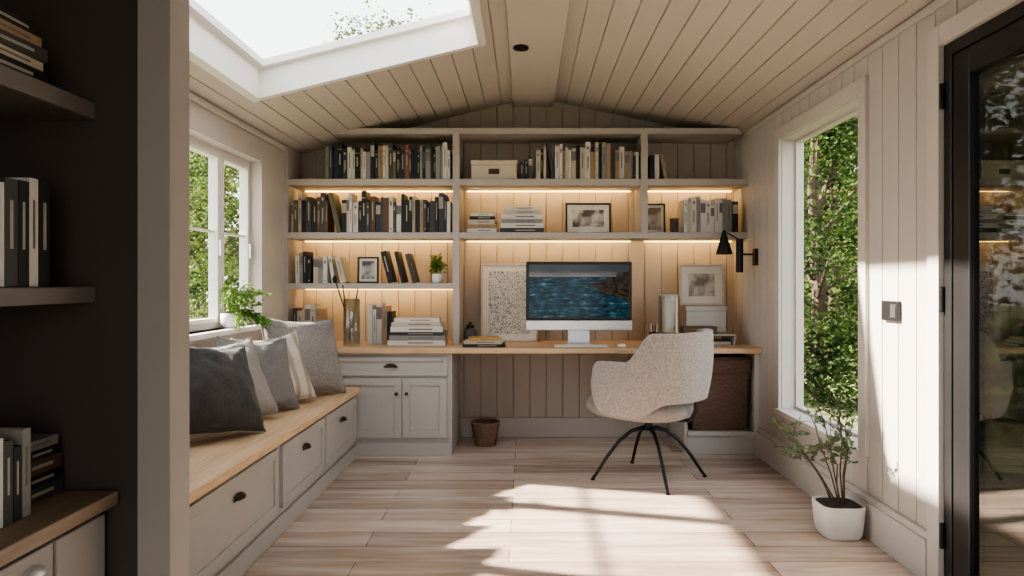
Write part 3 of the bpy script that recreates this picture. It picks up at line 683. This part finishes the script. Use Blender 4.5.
MB().box(1.0,1.125,5.18,5.30,.8412,1.12,.002).build('case', M['vglass'], t)
MB().box(.997,1.128,5.177,5.303,1.1205,1.13,.002).build('lid', M['acryl'], t)
MB().box(1.02,1.105,5.24,5.245,.845,1.09).build('card_insert', M['cream'], t)
tag(MB().box(1.15,1.40,5.12,5.22,.8412,.895,.003).build('leather_case', BM['brown']), 'low dark leather case on the organiser in front of white box', 'case')
# wall lamp
t = thing('wall_lamp', 'black swing-arm wall lamp with conical shade on right wall', 'lamp', (1.6,5.0,1.4))
MB().box(1.625,1.649,4.97,5.03,1.34,1.46,.005).build('wall_plate', M['black'], t)
MB().tube([(1.525,5.0,1.29),(1.525,5.0,1.53)], .026, 16).build('lamp_body', M['black'], t, smooth=False)
MB().tube([(1.53,5.0,1.42),(1.63,5.0,1.42)], .007, 10).build('bracket', M['black'], t)
MB().tube([(1.525,5.0,1.52),(1.48,5.0,1.55),(1.435,5.0,1.575)], .005, 8).build('arm', M['black'], t)
MB().lathe([(.011,.17),(.016,.15),(.058,.01),(.060,0),(.056,0),(.011,.148)], (1.415,5.0,1.42), 28).build('lamp_shade', M['black'], t, smooth=True)
MB().lathe([(0,.03),(.018,.04),(.022,.06),(.014,.08),(0,.09)], (1.415,5.0,1.42), 14).build('bulb', M['ceramic'], t, smooth=True)
# baskets: horizontal strands passing in front of and behind upright stakes
def weave(i, j, amp): return amp*(1 if i % 2 == 0 else -.5)*(1 if ((j//2)+(i//2)) % 2 else .2)
def woven(mb, rx, ry, h, taper, rows, seg, sq, amp=.005):
    vs = []; rows *= 2
    for i in range(rows+1):
        f = i/rows; k_ = taper+(1-taper)*f
        for k in range(seg):
            a = 2*PI*k/seg; ca, sa = math.cos(a), math.sin(a)
            o_ = weave(i, k, amp)
            vs.append(((rx*k_+o_)*ca, (ry*k_+o_)*sa, f*h))
    fs = [(i*seg+k, i*seg+(k+1)%seg, (i+1)*seg+(k+1)%seg, (i+1)*seg+k) for i in range(rows) for k in range(seg)]
    fs.append(tuple(range(seg))); mb.add(vs, fs)
def woven_rect(mb, rx, ry, z0, h, taper, rows, nx, amp):
    per = []; rows *= 2
    for s in range(4):
        for k in range(nx):
            f = -1+2*k/nx
            per.append(((f,-1),(1,f),(-f,1),(-1,-f))[s])
    n = len(per); vs = []
    for i in range(rows+1):
        k_ = taper+(1-taper)*i/rows
        for j,(u,v) in enumerate(per):
            o_ = weave(i, j, amp)
            vs.append((u*(rx*k_+o_), v*(ry*k_+o_), z0+h*i/rows))
    fs = [(i*n+k, i*n+(k+1)%n, (i+1)*n+(k+1)%n, (i+1)*n+k) for i in range(rows) for k in range(n)]
    if z0 == 0: fs.append(tuple(range(n)))
    mb.add(vs, fs)
t = thing('wicker_basket', 'tall dark wicker basket on the shelf under the desk', 'basket', (1.38,5.15,.166))
mb = MB(); woven_rect(mb, .200, .17, 0, .50, .93, 21, 36, .008); mb.build('basket_body', M['wicker'], t, local=True, smooth=True, mods=[('SOLIDIFY', dict(thickness=.006))])
mb = MB(); woven_rect(mb, .210, .18, .41, .10, 1, 4, 36, .007); mb.build('woven_collar', M['wicker'], t, local=True, smooth=True)
c4 = [(-.21,-.178,.512),(.21,-.178,.512),(.21,.178,.512),(-.21,.178,.512)]
mb = MB()
for i in range(4): mb.tube([c4[i], c4[(i+1)%4]], .012, 8)
mb.build('rim', M['wicker'], t, local=True, smooth=True)
MB().tube([(-.06,-.19,.44),(-.05,-.206,.415),(.05,-.206,.415),(.06,-.19,.44)], .006, 6).build('handle', M['wicker'], t, local=True)
t = thing('waste_basket', 'small round brown woven basket on floor under the desk', 'basket', (-.305,5.26,0))
mb = MB(); woven(mb, .10, .10, .17, .72, 8, 48, 1, .005); mb.build('basket_body', M['wicker2'], t, local=True, smooth=True, mods=[('SOLIDIFY', dict(thickness=.006))])
MB().tube([(.1*math.cos(2*PI*k/40), .1*math.sin(2*PI*k/40), .17) for k in range(41)], .010, 8, cap=False).build('rim', M['wicker2'], t, local=True, smooth=True)

# ------------------------------------------------------------------ office chair
YAW = 138
ch = thing('desk_chair', 'pale upholstered tub swivel chair with black four-star base', 'chair', (.765,4.37,0), math.radians(YAW))
for k in range(4):
    a = math.radians([188,278,3,98][k]-YAW)
    d_ = Vector((math.cos(a), math.sin(a), 0))
    prof = [(.0,.305),(.05,.31),(.11,.295),(.19,.235),(.27,.135),(.335,.035),(.355,.012)]
    MB().tube([d_*r+Vector((0,0,z)) for r,z in prof], [.014,.013,.012,.011,.011,.010,.009], 8).build('leg', M['black'], ch, local=True, smooth=True)
    MB().lathe([(0,0),(.013,0),(.013,.012),(0,.014)], tuple(d_*.355), 12).build('foot', M['black'], ch, local=True)
MB().tube([(0,0,.30),(0,0,.372)], .025, 18).build('column', M['black'], ch, local=True)
MB().box(-.12,.12,-.09,.09,.368,.38,.003).build('seat_plate', M['black'], ch, local=True)
prof = [(0,.380),(.20,.380),(.262,.386),(.300,.412),(.310,.450),(.300,.492),(.2,.514),(0,.519)]
mb = MB(); mb.M = Matrix.Translation((.055,0,0)) @ Matrix.Diagonal((1.12,.93,1,1)); mb.lathe(prof, seg=48, sq=.8); mb.build('seat', M['seatf'], ch, local=True, smooth=True, mods=[('SUBSURF', dict(levels=1, render_levels=1))])
MB().tube([(-.10,0,.374),(-.29,0,.395),(-.325,0,.46),(-.325,0,.56)], .012, 8).build('back_bracket', M['black'], ch, local=True)
mb = MB(); nu, nv = 72, 14; TH = math.radians(124); vs = []
def sst(x, a, b):
    x = min(1, max(0, (x-a)/(b-a))); return x*x*(3-2*x)
for i in range(nu+1):
    th = -TH+2*TH*i/nu; a = abs(th)/TH
    top = .925-.175*sst(a, .46, .68)-.004*sst(a,.68,.95)
    bot = .520-.085*sst(a, .32, .62)
    if a > .90:
        q = (a-.90)/.10; e = 1-math.sqrt(max(0, 1-q*q)); mid = (top+bot)/2
        top = top-(top-mid)*e*.7; bot = bot+(mid-bot)*e*.5
    ca, sa = math.cos(th), math.sin(th)
    sx_ = math.copysign(abs(ca)**.82, ca); sy_ = math.copysign(abs(sa)**.82, sa)
    if abs(th) > PI/2: sy_ = math.copysign(1-.08*(abs(ca)**1.5), sa); sx_ = -abs(ca)**.9*1.0
    for j in range(nv+1):
        v = j/nv; z = bot+(top-bot)*v; hh = min(1, max(0, (z-.43)/.48))
        r = .285+.042*hh**.5; rb = .285+.050*hh**.6
        w = sst(ca, 0, 1)
        bul = .014*math.sin(PI*v)
        vs.append((-(r*(1-w)+rb*w+bul)*sx_-.01, (r+bul)*sy_*1.03, z))
fs = [(i*(nv+1)+j, (i+1)*(nv+1)+j, (i+1)*(nv+1)+j+1, i*(nv+1)+j+1) for i in range(nu) for j in range(nv)]
mb.add(vs, fs)
mb.build('backrest', M['boucle'], ch, local=True, smooth=True, mods=[('SOLIDIFY', dict(thickness=.055, offset=0)), ('BEVEL', dict(width=.023, segments=4, limit_method='ANGLE'))])

# ------------------------------------------------------------------ cushions
def cushion(label, x, y, size, nrm_deg, tilt, m, seed, th=.085, group='scatter cushions on the bench', h=None, roll=0, dip=.022):
    h = h or size; n = 34; vs = []; fs = []
    for sgn in (-1,1):
        for i in range(n+1):
            for j in range(n+1):
                u = -1+2*i/n; v = -1+2*j/n
                t = ((1-abs(u)**2.4)*(1-abs(v)**2.4))**.5
                cr = .006*math.sin(9*math.atan2(v, u)+seed)*(u*u+v*v)/2
                wr = .020*noise.noise(Vector((u*1.6+seed, v*1.6, sgn*3.1)))+.008*noise.noise(Vector((u*4, v*4+seed, sgn)))+cr
                px = u*size/2*(1-.06*(1-v*v)*(abs(u)**3))*(1+.05*max(0,-v)); pz = v*h/2*(1-.07*(1-u*u)*(abs(v)**3))
                pz -= dip*(1-u*u)*max(0,v)**2
                vs.append((px, sgn*(th*t*(1.10-.28*v)+wr*min(1,t*2)), pz+h/2))
        b = 0 if sgn < 0 else (n+1)**2
        fs += [(b+i*(n+1)+j, b+(i+1)*(n+1)+j, b+(i+1)*(n+1)+j+1, b+i*(n+1)+j+1) for i in range(n) for j in range(n)]
    a = math.radians(nrm_deg)
    m4 = Matrix.Rotation(a,4,'Z') @ Matrix.Rotation(-tilt,4,'X') @ Matrix.Rotation(roll,4,'Y')
    t = thing('cushion', label, 'cushion', (x,y,.50+abs(math.sin(roll))*size*.40), 0, group, tuple(m4.to_euler()))
    mb = MB(); mb.add(vs, fs); mb.build('cushion_cover', m, t, local=True, smooth=True, doubles=True)
    pts = []
    for k in range(4*12+1):
        s = (k//12)%4; f = -1+2*(k%12)/12
        u,v = ((f,-1),(1,f),(-f,1),(-1,-f))[s]
        px = u*size/2*(1-.06*(1-v*v)*(abs(u)**3))*(1+.05*max(0,-v)); pz = v*h/2*(1-.07*(1-u*u)*(abs(v)**3))-dip*(1-u*u)*max(0,v)**2; pts.append((px,0,pz+h/2))
    MB().tube(pts, .004, 6, cap=False).build('piping', m, t, local=True, smooth=True)
cushion('dark charcoal cushion nearest the camera on the bench', -1.40, 3.20, .46, 60, .50, fabric('charcoal_fabric',(.048,.046,.047),.2), 1, th=.09, roll=.14)
cushion('mid grey cushion just behind the dark charcoal cushion', -1.45, 3.57, .45, 58, .46, fabric('mid_grey_fabric',(.26,.24,.225)), 2, th=.065, roll=-.04)
cushion('slate grey cushion in the middle of the cushion row', -1.44, 3.84, .43, 54, .42, fabric('slate_fabric',(.17,.165,.16)), 3, th=.05, roll=.10)
cushion('cream and taupe striped cushion before the largest grey cushion', -1.41, 4.08, .43, 52, .38, stripemat(), 4, th=.05, roll=-.06)
cushion('largest light grey cushion at the desk end of the bench', -1.37, 4.40, .52, 48, .40, fabric('light_grey_fabric',(.23,.215,.205),.28,120), 5, th=.09, roll=.08)

# ------------------------------------------------------------------ floor plant
t = thing('potted_tree', 'small leafy tree in square white planter beneath tall window', 'plant', (1.508,3.38,0))
MB().lathe([(0,.002),(.084,.002),(.094,.02),(.106,.150),(.104,.157),(.098,.157),(.094,.14),(0,.14)], seg=48, sq=.5).build('planter', M['ceramic'], t, local=True, smooth=True, mods=[('EDGE_SPLIT', dict(split_angle=.7))])
mb = MB(); mb.lathe([(0,.142),(.090,.142),(.090,.152),(.05,.162),(0,.166)], (0,0,0), 28, sq=.5); mb.build('soil', M['soil'], t, local=True)
stem = MB(); segs = []
for k in range(9):
    a = k*2.4; b0 = Vector((.02*math.cos(a), .02*math.sin(a), .15)); lean = Vector((math.cos(a)*.16-.14, math.sin(a)*.15-.02, R.uniform(.28,.52)))
    pts = [b0+lean*f+Vector((R.uniform(-.012,.012),R.uniform(-.012,.012),.04*math.sin(f*PI))) for f in (0,.25,.5,.75,1)]
    pts = [Vector((min(p.x,.09), p.y, p.z)) for p in pts]
    stem.tube(pts, [.004,.0035,.003,.0025,.0015], 6); segs.append((pts,.3))
    for q in range(5):
        i = R.randrange(2,4); s0 = pts[i]; e = s0+Vector((R.uniform(-.15,.09),R.uniform(-.12,.12),R.uniform(-.03,.12))); e.x = min(e.x,.09)
        stem.tube([s0, s0.lerp(e,.5)+Vector((0,0,.015)), e], .0015, 5); segs.append(([s0,s0.lerp(e,.5),e],0))
stem.build('branches', M['bark'], t, local=True)
def pf():
    pts, lo = R.choice(segs); i = R.randrange(2 if len(pts) > 3 else 0, len(pts)-1); p = pts[i].lerp(pts[i+1], R.random()); return p, (pts[i+1]-pts[i]).normalized()*.7
vs, fs = leaf_quads(560, pf, .030); foliage_obj('leaves', [Vector((min(v.x,.13),v.y,v.z)) for v in vs], fs, M['oleaf'], t)

# ------------------------------------------------------------------ garden
struct(MB().box(-30,30,-12,45,-.35,-.2).build('ground', M['grass']), 'garden lawn outside', 'ground')
def tree(label, x, y, h, rad, n, m, zlo=.3, seed=0, size=.10, nc=90):
    t = thing('tree', label, 'tree', (x,y,-.2)); rr = random.Random(seed)
    mb = MB(); mb.tube([(0,0,0),(.05,.03,h*.3),(-.03,.05,h*.6),(0,0,h*.9)], [.11,.09,.06,.02], 10)
    cl = []
    for k in range(nc):
        a = rr.uniform(0,2*PI); f = rr.uniform(0,1)**.5; zz = rr.uniform(zlo,h); k_ = math.sin(PI*min(1,max(.12,(zz-zlo)/(h-zlo)*.80+.16)))**.5
        cl.append(Vector((rad*k_*f*math.cos(a), rad*k_*f*math.sin(a), zz)))
        if k < 16: mb.tube([(0,0,max(.2,zz*.7)),cl[-1]], [.03,.008], 5)
    mb.build('trunk', M['bark'], t, local=True)
    sg = .17+rad*.04
    def pf():
        c_ = rr.choice(cl); p = c_+Vector((rr.gauss(0,sg),rr.gauss(0,sg),rr.gauss(0,sg*.8))); return p, (rr.uniform(-1,1),rr.uniform(-1,1),-.3)
    vs, fs = leaf_quads(n, pf, size); foliage_obj('foliage', vs, fs, m, t)
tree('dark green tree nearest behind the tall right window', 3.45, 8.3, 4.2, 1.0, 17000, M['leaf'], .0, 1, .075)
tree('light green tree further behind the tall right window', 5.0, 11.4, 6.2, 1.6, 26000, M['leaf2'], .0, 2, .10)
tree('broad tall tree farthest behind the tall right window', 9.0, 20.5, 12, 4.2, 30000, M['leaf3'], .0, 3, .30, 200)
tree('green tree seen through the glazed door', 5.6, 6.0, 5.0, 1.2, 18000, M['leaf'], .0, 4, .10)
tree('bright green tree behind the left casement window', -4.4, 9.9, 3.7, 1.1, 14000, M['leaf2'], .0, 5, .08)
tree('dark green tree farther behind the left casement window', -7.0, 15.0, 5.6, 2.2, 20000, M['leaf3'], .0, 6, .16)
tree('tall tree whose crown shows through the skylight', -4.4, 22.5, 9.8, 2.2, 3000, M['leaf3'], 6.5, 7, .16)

# ------------------------------------------------------------------ light
sun = bpy.data.lights.new('sun', 'SUN'); sun.energy = 33; sun.angle = .022; sun.color = (1,.88,.76)
so = bpy.data.objects.new('sun', sun); col.objects.link(so); so.rotation_euler = Vector((1,-.26,-.68)).to_track_quat('-Z','Y').to_euler(); so.location = (-6,3,8)
al_ = bpy.data.lights.new('rear_fill_lamp', 'AREA'); al_.shape = 'RECTANGLE'; al_.size = 1.4; al_.size_y = 1.8; al_.energy = 6; al_.color = (1,.97,.94)  # added fill lamp behind the viewer, brightens surfaces facing the camera
ao = bpy.data.objects.new('rear_fill_lamp', al_); col.objects.link(ao); ao.location = (.45, YN-.15, 1.05); ao.rotation_euler = (PI/2,0,0)
wd = bpy.data.worlds.new('sky'); scn.world = wd; wd.use_nodes = True; nt = wd.node_tree; nt.nodes.clear()
o_ = nt.nodes.new('ShaderNodeOutputWorld'); bg = nt.nodes.new('ShaderNodeBackground'); nt.links.new(bg.outputs[0], o_.inputs[0])
tc = nt.nodes.new('ShaderNodeTexCoord'); sx = nt.nodes.new('ShaderNodeSeparateXYZ'); nt.links.new(tc.outputs['Generated'], sx.inputs[0])
cr = nt.nodes.new('ShaderNodeValToRGB'); cr.color_ramp.elements[0].position = .0; cr.color_ramp.elements[0].color = (1,.97,.95,1); cr.color_ramp.elements[1].position = .8; cr.color_ramp.elements[1].color = (.80,.85,.93,1)
nt.links.new(sx.outputs[2], cr.inputs[0]); nt.links.new(cr.outputs[0], bg.inputs[0]); bg.inputs[1].default_value = 3.5

# ------------------------------------------------------------------ camera
cam = bpy.data.cameras.new('camera'); co = bpy.data.objects.new('camera', cam); col.objects.link(co)
co.location = (0,0,1.215); co.rotation_euler = (PI/2,0,0)
cam.sensor_width = 36; cam.lens = 36*700/1024; cam.shift_x = -14/1024; cam.shift_y = -5/1024; cam.clip_start = .05
scn.camera = co
scn.view_settings.view_transform = 'AgX'
try: scn.view_settings.look = 'AgX - Medium High Contrast'
except Exception: pass
scn.view_settings.exposure = .2
